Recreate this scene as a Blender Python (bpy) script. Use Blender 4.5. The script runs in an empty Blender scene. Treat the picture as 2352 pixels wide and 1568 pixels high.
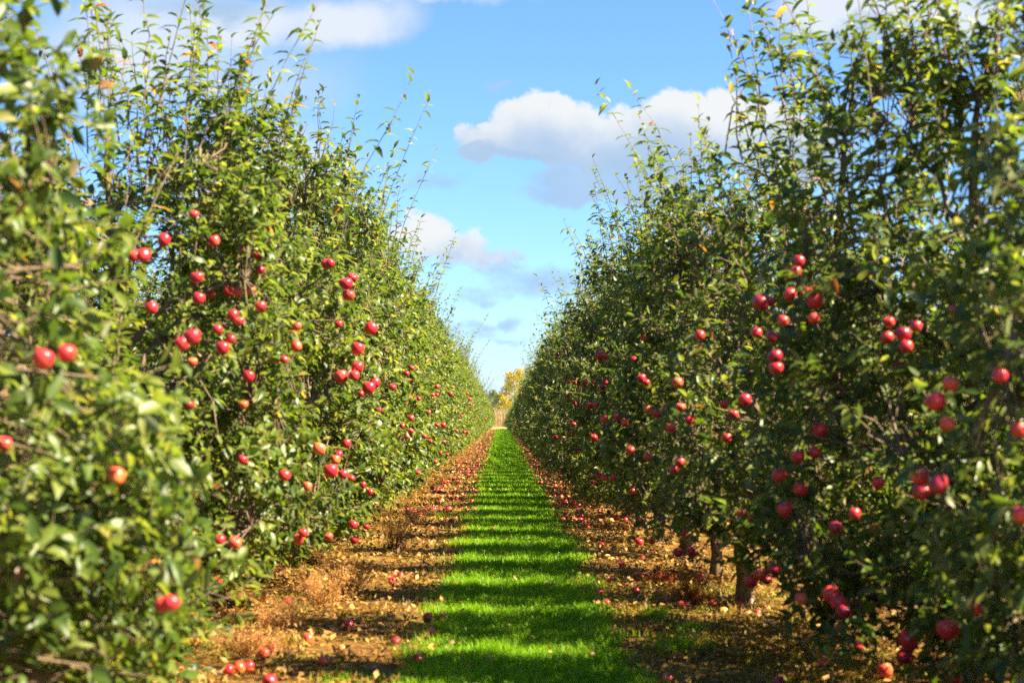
import bpy, math, random
import numpy as np
from mathutils import Vector, Matrix, Euler

random.seed(7)
RNG = np.random.default_rng(7)
sc = bpy.context.scene
COL = sc.collection
R = math.radians

# ------------------------------------------------------------------ camera
F, CX, CY, VX, HY = 3920.0, 1176.0, 784.0, 1152.0, 958.0      # measured on the photo at 2352 x 1568
H = 1.35
cam_d = bpy.data.cameras.new('camera')
cam = bpy.data.objects.new('camera', cam_d)
COL.objects.link(cam)
cam.location = (0, 0, H)
PITCH, YAW = math.atan((HY - CY) / F), math.atan((CX - VX) / F)
cam.rotation_euler = (math.pi / 2 + PITCH, 0, -YAW)
cam_d.lens, cam_d.sensor_width = 36 * F / 2352, 36
cam_d.clip_start, cam_d.clip_end = 0.05, 6000
cam_d.dof.use_dof = True
cam_d.dof.focus_distance = 30
cam_d.dof.aperture_fstop = 3.2
sc.camera = cam
RM = np.array(cam.rotation_euler.to_matrix())

def ray(px, py):
    d = RM @ np.array([(px - CX) / F, (CY - py) / F, -1.0])
    return d / d[1]                                           # scaled to 1 m of depth along +Y

def ground_at(px, py, z=0.0):
    d = ray(px, py)
    t = (z - H) / d[2]
    return np.array([d[0] * t, t, z])

def to_px(P):
    q = (P - np.array([0, 0, H])) @ RM
    return CX + F * q[:, 0] / -q[:, 2], CY - F * q[:, 1] / -q[:, 2], -q[:, 2]

# ------------------------------------------------------------------ materials
class NT:
    def __init__(s, tree):
        s.t, s.n, s.l = tree, tree.nodes, tree.links
    def put(s, sock, v):
        if v is None: return
        if isinstance(v, bpy.types.NodeSocket): s.l.new(v, sock)
        else: sock.default_value = v
    def new(s, typ, **kw):
        n = s.n.new(typ)
        for k, v in kw.items(): setattr(n, k, v)
        return n
    def math(s, op, a, b=None, clamp=False):
        n = s.new('ShaderNodeMath', operation=op, use_clamp=clamp)
        s.put(n.inputs[0], a); s.put(n.inputs[1], b)
        return n.outputs[0]
    def vec(s, op, a, b=None, out=0):
        n = s.new('ShaderNodeVectorMath', operation=op)
        s.put(n.inputs[0], a)
        if op == 'SCALE': s.put(n.inputs['Scale'], b)
        else: s.put(n.inputs[1], b)
        return n.outputs['Value' if op in ('DOT_PRODUCT', 'LENGTH') else 'Vector']
    def noise(s, vec, scale, detail=4, rough=.55, out='Fac'):
        n = s.new('ShaderNodeTexNoise')
        s.put(n.inputs['Vector'], vec); n.inputs['Scale'].default_value = scale
        n.inputs['Detail'].default_value = detail; n.inputs['Roughness'].default_value = rough
        return n.outputs[out]
    def ramp(s, fac, stops, interp='LINEAR'):
        n = s.new('ShaderNodeValToRGB'); e = n.color_ramp.elements
        n.color_ramp.interpolation = interp
        while len(e) < len(stops): e.new(0.5)
        for k, (p, c) in zip(e, stops):
            k.position = p; k.color = (*c, 1)
        s.put(n.inputs[0], fac)
        return n.outputs[0]
    def mix(s, fac, a, b, blend='MIX'):
        n = s.new('ShaderNodeMix', data_type='RGBA', blend_type=blend)
        s.put(n.inputs[0], fac)
        for i, v in ((6, a), (7, b)):
            if isinstance(v, tuple) and len(v) == 3: v = (*v, 1)
            s.put(n.inputs[i], v)
        return n.outputs[2]
    def smooth(s, x, lo, hi):
        n = s.new('ShaderNodeMapRange', interpolation_type='SMOOTHSTEP')
        s.put(n.inputs[0], x); n.inputs[1].default_value = lo; n.inputs[2].default_value = hi
        return n.outputs[0]
    def bump(s, h, strength=.4, dist=.01):
        n = s.new('ShaderNodeBump'); n.inputs['Strength'].default_value = strength
        n.inputs['Distance'].default_value = dist
        s.put(n.inputs['Height'], h)
        return n.outputs[0]

def material(name):
    m = bpy.data.materials.new(name); m.use_nodes = True
    t = NT(m.node_tree); p = t.n['Principled BSDF']
    return m, t, p

def leaf_material(name, stops, back, transl=.50, rough=.42, spec=.45):
    m, t, p = material(name)
    a = t.new('ShaderNodeAttribute', attribute_name='tint')
    sep = t.new('ShaderNodeSeparateColor'); t.l.new(a.outputs['Color'], sep.inputs[0])
    col = t.ramp(sep.outputs[0], stops)
    col = t.mix(t.math('MULTIPLY', sep.outputs[1], .5), col, (.02, .035, .008), 'MIX')
    geo = t.new('ShaderNodeNewGeometry')
    face = t.mix(geo.outputs['Backfacing'], col, t.mix(.6, col, back))
    t.put(p.inputs['Base Color'], face)
    p.inputs['Roughness'].default_value = rough
    p.inputs['Specular IOR Level'].default_value = spec
    tr = t.new('ShaderNodeBsdfTranslucent')
    t.put(tr.inputs['Color'], t.mix(1.0, col, (1.8, 1.68, .85), 'MULTIPLY'))
    mx = t.new('ShaderNodeMixShader'); mx.inputs[0].default_value = transl
    t.l.new(p.outputs[0], mx.inputs[1]); t.l.new(tr.outputs[0], mx.inputs[2])
    t.l.new(mx.outputs[0], t.n['Material Output'].inputs[0])
    return m

LEAF_STOPS = [(0, (.030, .064, .006)), (.35, (.080, .134, .012)), (.62, (.170, .210, .034)), (.84, (.23, .25, .055)),
              (.93, (.33, .27, .07)), (.97, (.40, .19, .04)), (1, (.22, .07, .02))]
M_LEAF = leaf_material('apple_leaf', LEAF_STOPS, (.30, .31, .18))
M_FAR = leaf_material('far_apple_leaf', [(p, tuple(x * 1.05 for x in c)) for p, c in LEAF_STOPS], (.30, .31, .18))
M_YELLOW = leaf_material('yellow_leaf', [(0, (.24, .20, .012)), (.6, (.42, .33, .016)), (1, (.40, .30, .04))], (.5, .4, .06), .4, .6, .2)
M_OLIVE = leaf_material('olive_leaf', [(0, (.09, .10, .02)), (.6, (.17, .16, .022)), (1, (.26, .20, .03))], (.2, .2, .06), .3, .6, .2)
M_DARK = leaf_material('dark_leaf', [(0, (.030, .048, .028)), (.6, (.055, .075, .04)), (1, (.08, .09, .05))], (.09, .11, .07), .25, .6, .2)
M_GRASS = leaf_material('grass_blade', [(0, (.070, .180, .002)), (.45, (.170, .350, .003)), (.85, (.26, .440, .008)), (1, (.34, .36, .05))], (.2, .36, .01), .5, .45, .3)
M_TUFT = M_GRASS
M_STRAW = leaf_material('dry_straw', [(0, (.16, .06, .012)), (.5, (.34, .17, .03)), (1, (.52, .32, .07))], (.4, .26, .09), .25, .6, .25)
M_LITTER = leaf_material('dead_leaf', [(0, (.080, .030, .010)), (.35, (.19, .090, .024)), (.65, (.38, .20, .045)), (.88, (.42, .25, .075)), (1, (.40, .27, .05))], (.36, .22, .08), .15, .55, .3)
M_WEED = leaf_material('dry_weed', [(0, (.36, .17, .06)), (.5, (.58, .33, .13)), (1, (.68, .46, .22))], (.5, .3, .12), .4, .7, .1)
M_REDWEED = leaf_material('red_weed', [(0, (.22, .035, .012)), (.6, (.38, .08, .02)), (1, (.44, .17, .03))], (.36, .1, .03), .3, .6, .2)
M_REED = leaf_material('reed', [(0, (.22, .15, .08)), (.6, (.36, .25, .13)), (1, (.45, .35, .20))], (.36, .27, .15), .25, .7, .1)
M_MOSS = leaf_material('low_weed', [(0, (.10, .11, .012)), (.6, (.24, .21, .02)), (1, (.36, .28, .03))], (.25, .22, .04), .3, .6, .2)

def bark(name, c0, c1, c2):
    m, t, p = material(name)
    tc = t.new('ShaderNodeTexCoord').outputs['Object']
    st = t.vec('MULTIPLY', tc, (1, 1, .25))
    n1 = t.noise(st, 38, 6, .65); n2 = t.noise(tc, 7, 3)
    col = t.ramp(n1, [(.3, c0), (.55, c1), (.72, c2)])
    col = t.mix(t.smooth(n2, .52, .7), col, tuple(x * .55 for x in c1))
    t.put(p.inputs['Base Color'], col); p.inputs['Roughness'].default_value = .85
    p.inputs['Specular IOR Level'].default_value = .2
    t.put(p.inputs['Normal'], t.bump(n1, .8, .012))
    return m
M_BARK = bark('apple_bark', (.055, .034, .018), (.17, .11, .062), (.32, .24, .155))
M_TWIG = bark('apple_twig', (.10, .062, .04), (.19, .13, .085), (.28, .21, .15))

def apple_skin(name, base, mid, pale, lo, hi):
    m, t, p = material(name)
    tc = t.new('ShaderNodeTexCoord').outputs['Object']
    oi = t.new('ShaderNodeObjectInfo').outputs['Random']
    off = t.vec('SCALE', (3.1, 7.7, 5.3), t.math('MULTIPLY', oi, 9.0))
    v = t.vec('ADD', tc, off)
    big = t.noise(v, 13, 2, .5)
    st = t.noise(t.vec('MULTIPLY', v, (9, 9, 1.1)), 16, 3, .6)
    k = t.math('ADD', t.math('MULTIPLY', big, .75), t.math('MULTIPLY', st, .28))
    k = t.math('ADD', k, t.math('MULTIPLY', t.math('SUBTRACT', oi, .5), .16))
    col = t.ramp(k, [(lo, base), ((lo + hi) / 2, mid), (hi, pale)])
    spk = t.noise(tc, 420, 1, .5)
    col = t.mix(t.math('MULTIPLY', t.smooth(spk, .66, .74), .45), col, (.6, .4, .22))
    t.put(p.inputs['Base Color'], col)
    p.inputs['Roughness'].default_value = .33
    p.inputs['Specular IOR Level'].default_value = .45
    p.inputs['Coat Weight'].default_value = .12; p.inputs['Coat Roughness'].default_value = .25
    return m
SKIN_RED = apple_skin('red_apple_skin', (.40, .010, .028), (.58, .028, .034), (.70, .15, .06), .36, .80)
SKIN_BLUSH = apple_skin('blushed_apple_skin', (.50, .022, .028), (.62, .075, .035), (.66, .27, .06), .38, .74)
SKIN_GOLD = apple_skin('yellow_apple_skin', (.58, .10, .045), (.64, .32, .075), (.64, .48, .11), .24, .60)
SKIN_DARK = apple_skin('dark_apple_skin', (.22, .006, .022), (.36, .014, .032), (.48, .06, .045), .38, .80)
SKIN_BROWN = apple_skin('rotting_apple_skin', (.20, .055, .02), (.34, .12, .03), (.46, .22, .05), .36, .7)
m, t, p = material('calyx'); p.inputs['Base Color'].default_value = (.06, .035, .02, 1); p.inputs['Roughness'].default_value = .9
M_CALYX = m

# ------------------------------------------------------------------ mesh helpers
class Geo:
    """collects triangles and quads, builds ONE mesh object"""
    def __init__(s):
        s.v, s.tri, s.quad, s.tm, s.qm, s.tint, s.n = [], [], [], [], [], [], 0
    def add(s, v, tri=None, quad=None, mat=0, tint=None):
        v = np.asarray(v, np.float32).reshape(-1, 3)
        if tri is not None and len(tri):
            s.tri.append(np.asarray(tri, np.int32) + s.n); s.tm.append(np.full(len(tri), mat, np.int32))
        if quad is not None and len(quad):
            s.quad.append(np.asarray(quad, np.int32) + s.n); s.qm.append(np.full(len(quad), mat, np.int32))
        s.tint.append(np.zeros((len(v), 2), np.float32) if tint is None else np.asarray(tint, np.float32))
        s.v.append(v); s.n += len(v)
    def tube(s, pts, rad, k=5, mat=0, cap=True):
        pts = np.asarray(pts, float); n = len(pts)
        rad = np.broadcast_to(np.asarray(rad, float), (n,))
        tan = np.gradient(pts, axis=0); tan /= np.linalg.norm(tan, axis=1)[:, None] + 1e-9
        ref = np.array([0.31, 0.95, 0.05]) if abs(tan[0][1]) < .8 else np.array([.95, .1, .3])
        u = np.cross(tan, ref); u /= np.linalg.norm(u, axis=1)[:, None] + 1e-9
        w = np.cross(tan, u)
        a = np.arange(k) / k * 2 * np.pi
        ring = pts[:, None] + rad[:, None, None] * (np.cos(a)[None, :, None] * u[:, None] + np.sin(a)[None, :, None] * w[:, None])
        i = np.arange(n - 1)[:, None] * k; j = np.arange(k)[None]; j2 = (j + 1) % k
        q = np.stack([i + j, i + j2, i + k + j2, i + k + j], -1).reshape(-1, 4)
        v = np.concatenate([ring.reshape(-1, 3), pts[-1:] + tan[-1:] * rad[-1]])
        e = (n - 1) * k
        tr = np.stack([e + np.arange(k), e + (np.arange(k) + 1) % k, np.full(k, n * k)], -1)
        s.add(v, tr if cap else None, q, mat)
    def mesh(s, name, mats, smooth=True):
        me = bpy.data.meshes.new(name)
        v = np.concatenate(s.v)
        tri = np.concatenate(s.tri) if s.tri else np.zeros((0, 3), np.int32)
        quad = np.concatenate(s.quad) if s.quad else np.zeros((0, 4), np.int32)
        me.vertices.add(len(v)); me.vertices.foreach_set('co', v.ravel())
        me.loops.add(tri.size + quad.size)
        me.loops.foreach_set('vertex_index', np.concatenate([tri.ravel(), quad.ravel()]).astype(np.int32))
        me.polygons.add(len(tri) + len(quad))
        me.polygons.foreach_set('loop_start', np.concatenate([np.arange(len(tri)) * 3, tri.size + np.arange(len(quad)) * 4]).astype(np.int32))
        mi = np.concatenate(s.tm + s.qm) if (s.tm or s.qm) else None
        if mi is not None: me.polygons.foreach_set('material_index', mi)
        me.polygons.foreach_set('use_smooth', np.full(len(tri) + len(quad), smooth))
        at = me.attributes.new('tint', 'FLOAT_COLOR', 'POINT')
        t2 = np.concatenate(s.tint)
        at.data.foreach_set('color', np.concatenate([t2, np.zeros_like(t2)], 1).ravel())
        for mm in mats: me.materials.append(mm)
        me.update(calc_edges=True)
        return me
    def obj(s, name, mats, parent=None, smooth=True):
        o = bpy.data.objects.new(name, s.mesh(name, mats, smooth)); COL.objects.link(o)
        if parent is not None: o.parent = parent
        return o

def tag(o, label=None, cat=None, group=None, kind=None):
    for k, v in (('label', label), ('category', cat), ('group', group), ('kind', kind)):
        if v: o[k] = v
    return o

def empty(name, loc=(0, 0, 0), rz=0):
    o = bpy.data.objects.new(name, None); COL.objects.link(o)
    o.location = loc; o.rotation_euler = (0, 0, rz); o.empty_display_size = .2
    return o

def copy_tree(o, parent=None):
    c = o.copy(); COL.objects.link(c)
    if parent is not None: c.parent = parent
    for ch in o.children: copy_tree(ch, c)
    return c

def unit(a): return a / (np.linalg.norm(a, axis=-1, keepdims=True) + 1e-9)

T_HI = np.array([[0, 0], [.26, -.42], [.26, 0], [.26, .42], [.66, -.44], [.66, 0], [.66, .44], [1, 0]])
F_HI = np.array([[0, 1, 2], [0, 2, 3], [1, 4, 5], [1, 5, 2], [2, 5, 6], [2, 6, 3], [4, 7, 5], [5, 7, 6]])
T_MID = np.array([[0, 0], [.45, -.5], [.5, 0], [.45, .5], [1, 0]])
F_MID = np.array([[0, 1, 2], [0, 2, 3], [1, 4, 2], [2, 4, 3]])
T_LO = np.array([[0, 0], [.5, -.5], [.5, .5], [1, 0]])
F_LO = np.array([[0, 1, 2], [1, 3, 2]])

def leaves(g, pos, axis, nrm, L, W, curl, fold, tint, detail='hi', mat=0):
    T, Fc = {'hi': (T_HI, F_HI), 'mid': (T_MID, F_MID), 'lo': (T_LO, F_LO)}[detail]
    n = len(pos); axis = unit(axis)
    nrm = unit(nrm - axis * (nrm * axis).sum(1, keepdims=True)); side = np.cross(nrm, axis)
    t = T[:, 0][None, :, None]; s_ = T[:, 1][None, :, None]
    L, W, curl, fold = (np.broadcast_to(x, (n,))[:, None, None] for x in (L, W, curl, fold))
    v = pos[:, None] + axis[:, None] * (L * (t - .18 * np.abs(curl) * t ** 2)) + side[:, None] * (W * s_) + nrm[:, None] * (-curl * L * t ** 2 + fold * W * np.abs(s_))
    k = len(T)
    f = (np.arange(n)[:, None, None] * k + Fc[None]).reshape(-1, 3)
    g.add(v.reshape(-1, 3), f, None, mat, np.repeat(tint, k, 0))

def tints(n, rng, p_old=.022):
    a = np.clip(rng.normal(.41, .19, n), 0, .78)
    old = rng.random(n) < p_old
    a[old] = rng.uniform(.88, 1, old.sum())
    return np.stack([a, rng.random(n) ** 2], 1)

# ------------------------------------------------------------------ apple trees
ZR = np.array([.30, .50, .8, 1.3, 1.9, 2.5, 3.0, 3.4, 3.8])
RX = np.array([.45, .72, .92, .97, .93, .86, .76, .60, .36])
RY = np.array([.55, .85, 1.00, .90, .68, .48, .34, .27, .16])

def make_apple_tree(seed, ncl, nl, leafL, detail, nshoot, limbs_as_parts, lack=(), skirt=.3):
    """one apple tree at the origin: root Empty > trunk, branch (several), crown. Returns the root and its leaf points."""
    rng = np.random.default_rng(seed)
    root = empty('apple_tree')
    # trunk
    zt = np.linspace(-.06, 3.3, 12)
    wob = np.cumsum(rng.normal(0, .022, (12, 2)), 0); wob -= wob[0]
    tp = np.column_stack([wob, zt])
    tr = np.interp(zt, [-.06, .05, .2, .8, 2.0, 3.3], [.085, .066, .056, .050, .034, .012])
    g = Geo(); g.tube(tp, tr * rng.uniform(.95, 1.1), 10)
    for k in range(3):                                       # pruning knots
        i = rng.integers(2, 6); a = rng.uniform(0, 6.28)
        d = np.array([math.cos(a), math.sin(a), .35])
        g.tube([tp[i], tp[i] + d * .06, tp[i] + d * .095], [.03, .027, .02], 6)
    g.obj('trunk', [M_BARK], root)
    # limbs
    nodes = [tp[z_ > .35] if False else tp[2:]][0]
    nodes = [np.array([np.interp(z, zt, tp[:, 0]), np.interp(z, zt, tp[:, 1]), z]) for z in np.linspace(.5, 3.2, 18)]
    g_l = Geo(); nlimb = 15
    for i in range(nlimb):
        z0 = .5 + 2.3 * i / nlimb + rng.uniform(-.06, .06)
        az = i * 2.4 + rng.uniform(-.4, .4)
        ca, sa = math.cos(az), math.sin(az)
        rise = rng.uniform(.25, .75) if z0 > .9 else rng.uniform(-.05, .35)
        zt1 = z0 + rise
        ex = np.interp(zt1, ZR, RX) * .92; ey = np.interp(zt1, ZR, RY) * .92
        S = np.array([np.interp(z0, zt, tp[:, 0]), np.interp(z0, zt, tp[:, 1]), z0])
        E = np.array([ca * ex, sa * ey, zt1])
        s_ = np.linspace(0, 1, 8)[:, None]
        P = S + (E - S) * s_
        P[:, 2] += (np.sin(s_[:, 0] * math.pi) * rng.uniform(.05, .16)) * (1 if z0 > .9 else .6)
        P[1:-1] += rng.normal(0, .022, (6, 3))
        r0 = np.interp(z0, [.5, 3], [.027, .013])
        rr = np.linspace(r0, .006, 8)
        if i < limbs_as_parts:
            gg = Geo(); gg.tube(P, rr, 7); gg.obj('branch', [M_TWIG], root)
        else: g_l.tube(P, rr, 5, 1)
        nodes += list(P[1:])
    nodes = np.array(nodes)
    # leafy twigs through the crown's volume, clumped
    ph = rng.uniform(0, 6.28, 6)
    Ps = []
    wts = np.interp(np.linspace(.32, 3.75, 200), ZR, RX * RY * np.array([1.3, 1.2, 1.1, 1, 1, 1, .95, .75, .5]))
    while len(Ps) < ncl:
        z = rng.choice(np.linspace(.32, 3.75, 200), p=wts / wts.sum()) + rng.uniform(-.02, .02)
        r = rng.random() ** .42; a = rng.uniform(0, 2 * math.pi)
        x, y = r * math.cos(a), r * math.sin(a)
        sq = (abs(math.cos(a)) ** 3 + abs(math.sin(a)) ** 3) ** (-1 / 3)
        x *= np.interp(z, ZR, RX) * sq; y *= np.interp(z, ZR, RY) * sq
        f = math.sin(x * 4.6 + ph[0]) + math.sin(y * 4.1 + ph[1] + x * 2) + math.sin(z * 4.4 + ph[2] + y) + .6 * math.sin(x * 9 + z * 8 + ph[3]) + .6 * math.sin(y * 10 - z * 7 + ph[4])
        if z < skirt + rng.uniform(-.1, .12): continue
        if f < rng.uniform(-1.6, .9): continue
        if any((x - hx) ** 2 + (y - hy) ** 2 + (z - hz) ** 2 < hr * hr for hx, hy, hz, hr in lack): continue
        Ps.append((x, y, z))
    Ps = np.array(Ps)
    radial = Ps * [1, .8, 0]; radial = unit(radial + 1e-6)
    tdir = unit(radial * rng.uniform(.2, .9, (ncl, 1)) + [0, 0, .45] + rng.normal(0, .45, (ncl, 3)))
    tlen = rng.uniform(.13, .30, ncl)
    d2 = ((Ps[:, None] - nodes[None]) ** 2).sum(-1) + np.maximum(0, nodes[None, :, 2] - Ps[:, None, 2] - .05) * .6
    nb = nodes[d2.argmin(1)]
    k3 = 3 if detail == 'hi' else 2
    gc = g_l
    for i in range(ncl):
        if detail == 'lo' and i % 4: continue
        E = Ps[i] + tdir[i] * tlen[i]
        mid = (nb[i] + Ps[i]) / 2 + rng.normal(0, .03, 3)
        pts = [nb[i], mid, Ps[i], E] if detail == 'hi' else [nb[i], Ps[i], E]
        rad = [.0065, .005, .0038, .0016] if detail == 'hi' else [.006, .004, .002]
        gc.tube(pts, rad, 3, 1, cap=False)
    # leaves on those twigs
    N = ncl * nl
    ci = np.repeat(np.arange(ncl), nl)
    s_ = rng.random(N)
    pos = Ps[ci] + tdir[ci] * (tlen[ci] * s_)[:, None] + rng.normal(0, .012, (N, 3))
    rnd = rng.normal(0, 1, (N, 3))
    perp = unit(rnd - tdir[ci] * (rnd * tdir[ci]).sum(1, keepdims=True))
    axis = unit(tdir[ci] * rng.uniform(.1, .9, (N, 1)) + perp * .85 + [0, 0, -.12] + radial[ci] * .15)
    nrm = np.array([0, 0, .75]) + radial[ci] * .45 + rng.normal(0, .42, (N, 3))
    ct = rng.normal(0, .10, ncl)
    tn = tints(N, rng); tn[:, 0] = np.where(tn[:, 0] < .88, np.clip(tn[:, 0] + ct[ci], 0, .80), tn[:, 0])
    L = leafL * rng.uniform(.6, 1.15, N)
    leaves(gc, pos, axis, nrm, L, L * rng.uniform(.40, .54, N), rng.uniform(.05, .55, N), rng.uniform(.15, .75, N), tn, detail)
    allp = [pos + axis * (L * .5)[:, None]]
    # upright shoots above the crown
    for i in range(nshoot):
        z0 = rng.uniform(2.0, 3.4)
        a = rng.uniform(0, 6.28); r = rng.random() ** .6 * .95
        B = np.array([r * math.cos(a) * np.interp(z0, ZR, RX), r * math.sin(a) * np.interp(z0, ZR, RY), z0])
        top = min(z0 + rng.uniform(.25, .95), 4.2) if i % 5 else rng.uniform(3.8, 4.45)
        hh = max(top - z0, .35)
        lean = np.array([math.cos(a) * rng.uniform(0, .42), math.sin(a) * rng.uniform(-.05, .15), 0]) * hh + rng.normal(0, .05, 3) * [1, 1, 0]
        s_ = np.linspace(0, 1, 6)[:, None]
        P = B + np.array([0, 0, hh]) * s_ + lean * s_ ** 1.6 + np.column_stack([rng.normal(0, .012, (6, 2)), np.zeros(6)])
        gc.tube(P, np.linspace(.006, .0022, 6), 3, 1)
        m = int(hh / (.042 if detail == 'hi' else .048 if detail == 'mid' else .07))
        tt = np.sort(rng.uniform(.08, 1, m)); tt[-1] = 1
        lp = np.column_stack([np.interp(tt, s_[:, 0], P[:, q]) for q in range(3)])
        az = np.arange(m) * 2.4 + rng.uniform(0, 6)
        ax = np.column_stack([np.cos(az), np.sin(az), np.full(m, .55)]) + rng.normal(0, .2, (m, 3))
        ax[-2:] = rng.normal(0, .3, (2, 3)) + [0, 0, 1]
        Ls = leafL * 1.42 * rng.uniform(.6, 1.12, m) * (1.0 - .2 * tt)
        leaves(gc, lp, ax, np.array([0, 0, 1.0]) + rng.normal(0, .25, (m, 3)), Ls, Ls * rng.uniform(.34, .46, m), rng.uniform(.35, 1.0, m), rng.uniform(.3, .8, m), tints(m, rng, .04), detail)
        allp.append(lp)
    gc.obj('crown', [M_LEAF if detail != 'lo' else M_FAR, M_TWIG], root)
    return root, np.concatenate(allp)

ORD = 'first second third fourth fifth sixth seventh eighth ninth tenth eleventh twelfth thirteenth fourteenth'.split()
HI = [make_apple_tree(100 + i, 1080, 12, .086, 'hi', 60, 6) for i in range(7)]
MID = [make_apple_tree(200 + i, 620, 11, .108, 'mid', 46, 3) for i in range(4)]
LOW = [make_apple_tree(300 + i, 330, 9, .15, 'lo', 24, 0) for i in range(3)]
HI_R = [make_apple_tree(150 + i, 880, 11, .087, 'hi', 58, 6, skirt=.36) for i in range(6)]
HI_S = [make_apple_tree(170 + i, 880, 11, .087, 'hi', 46, 6, skirt=.70) for i in range(2)]
LEAFPTS = []
used = set()
def place_tree(proto, x, y, rz, s, label, group):
    root, pts = proto
    o = root if id(root) not in used else copy_tree(root)
    used.add(id(root))
    o.location = (x, y, 0); o.rotation_euler = (0, 0, rz); o.scale = s
    tag(o, label, 'apple tree', group)
    if y < 70 and pts is not None:
        m = np.array(Matrix.Translation((x, y, 0)) @ Matrix.Rotation(rz, 4, 'Z') @ Matrix.Diagonal((*s, 1)))
        LEAFPTS.append(pts @ m[:3, :3].T + m[:3, 3])
    return o

TREES = []                                                    # (side, x, y)
SP = 2.09
def tree_label(side, i):
    if i < 12: return f'green apple tree, {ORD[i]} from the camera in the {side} row'
    return f'slim distant apple tree of the {side} row, merged into the hedge beyond its twelfth tree'
LEFT_SPEC = {0: (-2.05, 5.7, (.98, .95, 1.05)), 1: (-2.25, 7.8, (.95, .95, .66)), 2: (-2.15, 9.9, (.95, 1, .93)), 3: (-2.0, 12.0, (1, 1, .97)), 4: (-2.0, 14.1, (1, .95, .80)), 5: (-1.93, 16.2, (1.05, 1, 1.05)), 6: (-1.93, 18.3, (1.04, 1, 1.0)), 7: (-1.95, 20.4, (1.04, 1, 1.04))}
RIGHT_SPEC = {0: (2.60, 6.2, (.98, 1.0, 1.0)), 1: (2.3, 8.3, (1.0, 1.05, .96)), 2: (1.98, 10.25, (1.0, 1.0, .95)), 3: (1.75, 12.3, (.92, 1.0, .84)), 4: (1.8, 14.4, (.86, 1, .86)), 5: (1.78, 16.5, (.86, 1, .88))}
for side, spec, x0, y0, sgn in (('left', LEFT_SPEC, -2.0, 5.7, -1), ('right', RIGHT_SPEC, 1.72, 6.2, 1)):
    for i in range(88):
        y = y0 + SP * i + random.uniform(-.12, .12); x = x0 + random.uniform(-.06, .06)
        w = float(np.interp(y, [15, 60, 120, 190], [1.0, 1.06, 1.14, 1.2])) * random.uniform(.94, 1.08)
        hgt = random.uniform(.90, 1.06) * float(np.interp(y, [30, 80, 190], [1.0, .92, .76] if side == 'left' else [.90, .79, .53]))
        s = (w, random.uniform(.92, 1.06), hgt)
        if i in spec: x, y, s = spec[i]
        rz = random.choice((0, math.pi)) + random.uniform(-.25, .25)
        if side == 'left' and i in spec: rz = [1.9, 1.3, math.pi, .1, 3.0, .2, 3.3, 2.9][i]
        if y < 33: pr = HI[i * 2 % 7] if side == 'left' or i < 2 else HI_S[i % 2] if i in (3, 4, 5) else HI_R[i % 6]
        elif y < 85: pr = MID[random.randrange(4)]
        else: pr = LOW[random.randrange(3)]
        LASTT = place_tree(pr, x, y, rz, s, tree_label(side, i), f'apple trees of the {side} row')
        if i < 2: LASTT.location.z = -.17 if side == 'right' else -.10
        TREES.append((side, x, y))
for nm, x0, k in (('behind the left row', -5.72, 'left'), ('behind the right row', 6.1, 'right')):
    for i in range(26):
        y = 4.5 + SP * i
        place_tree((MID[i % 4][0], None) if True else None, x0 + random.uniform(-.1, .1), y, random.choice((0, math.pi)) + random.uniform(-.3, .3),
                   (1, 1, random.uniform(.9, 1.03) * (.82 if k == 'right' else 1)), f'green apple tree in the next row hidden {nm}', f'apple trees of the row {nm}')
LEAFPTS = np.concatenate(LEAFPTS)
LPX, LPY, LPD = to_px(LEAFPTS)

# ------------------------------------------------------------------ ground
m, t, p = material('orchard_floor')
pos = t.new('ShaderNodeNewGeometry').outputs['Position']
sx = t.new('ShaderNodeSeparateXYZ'); t.l.new(pos, sx.inputs[0])
n1 = t.noise(pos, 26, 6, .7); n2 = t.noise(pos, 1.6, 3); n3 = t.noise(pos, 7, 4)
soil = t.ramp(n1, [(.30, (.050, .020, .006)), (.5, (.13, .062, .017)), (.66, (.28, .155, .042)), (.8, (.42, .26, .075))])
soil = t.mix(t.math('MULTIPLY', t.smooth(n2, .50, .66), t.smooth(n3, .42, .6)), soil, (.17, .16, .018))
field = t.ramp(t.noise(t.vec('MULTIPLY', pos, (.3, 1, 1)), .16, 4), [(.35, (.16, .18, .04)), (.5, (.27, .21, .09)), (.62, (.30, .25, .12))])
col = t.mix(t.smooth(sx.outputs['Y'], 190, 198), soil, field)
t.put(p.inputs['Base Color'], col); p.inputs['Roughness'].default_value = .9; p.inputs['Specular IOR Level'].default_value = .15
t.put(p.inputs['Normal'], t.bump(n1, .9, .03))
M_FLOOR = m
g = Geo()
ys = np.concatenate([np.linspace(-30, 60, 181), np.linspace(64, 220, 40), [300, 420, 700, 1500, 4000]])
xs = np.concatenate([[-3000, -600, -120, -30], np.linspace(-9, 9, 73), [30, 120, 600, 3000]])
gx, gy = np.meshgrid(xs, ys)
gz = .012 * np.sin(gx * 5.1 + gy * 1.7) * np.sin(gy * 2.3 - gx) + .008 * np.sin(gx * 11 + gy * 7)
gz[(np.abs(gx) > 12) | (gy > 200)] = 0
gz -= .012
nx = len(xs)
ii = np.arange(len(ys) - 1)[:, None] * nx + np.arange(nx - 1)[None]
g.add(np.stack([gx, gy, gz], -1).reshape(-1, 3), None, np.stack([ii, ii + 1, ii + nx + 1, ii + nx], -1).reshape(-1, 4))
tag(g.obj('ground', [M_FLOOR]), kind='structure')

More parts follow.
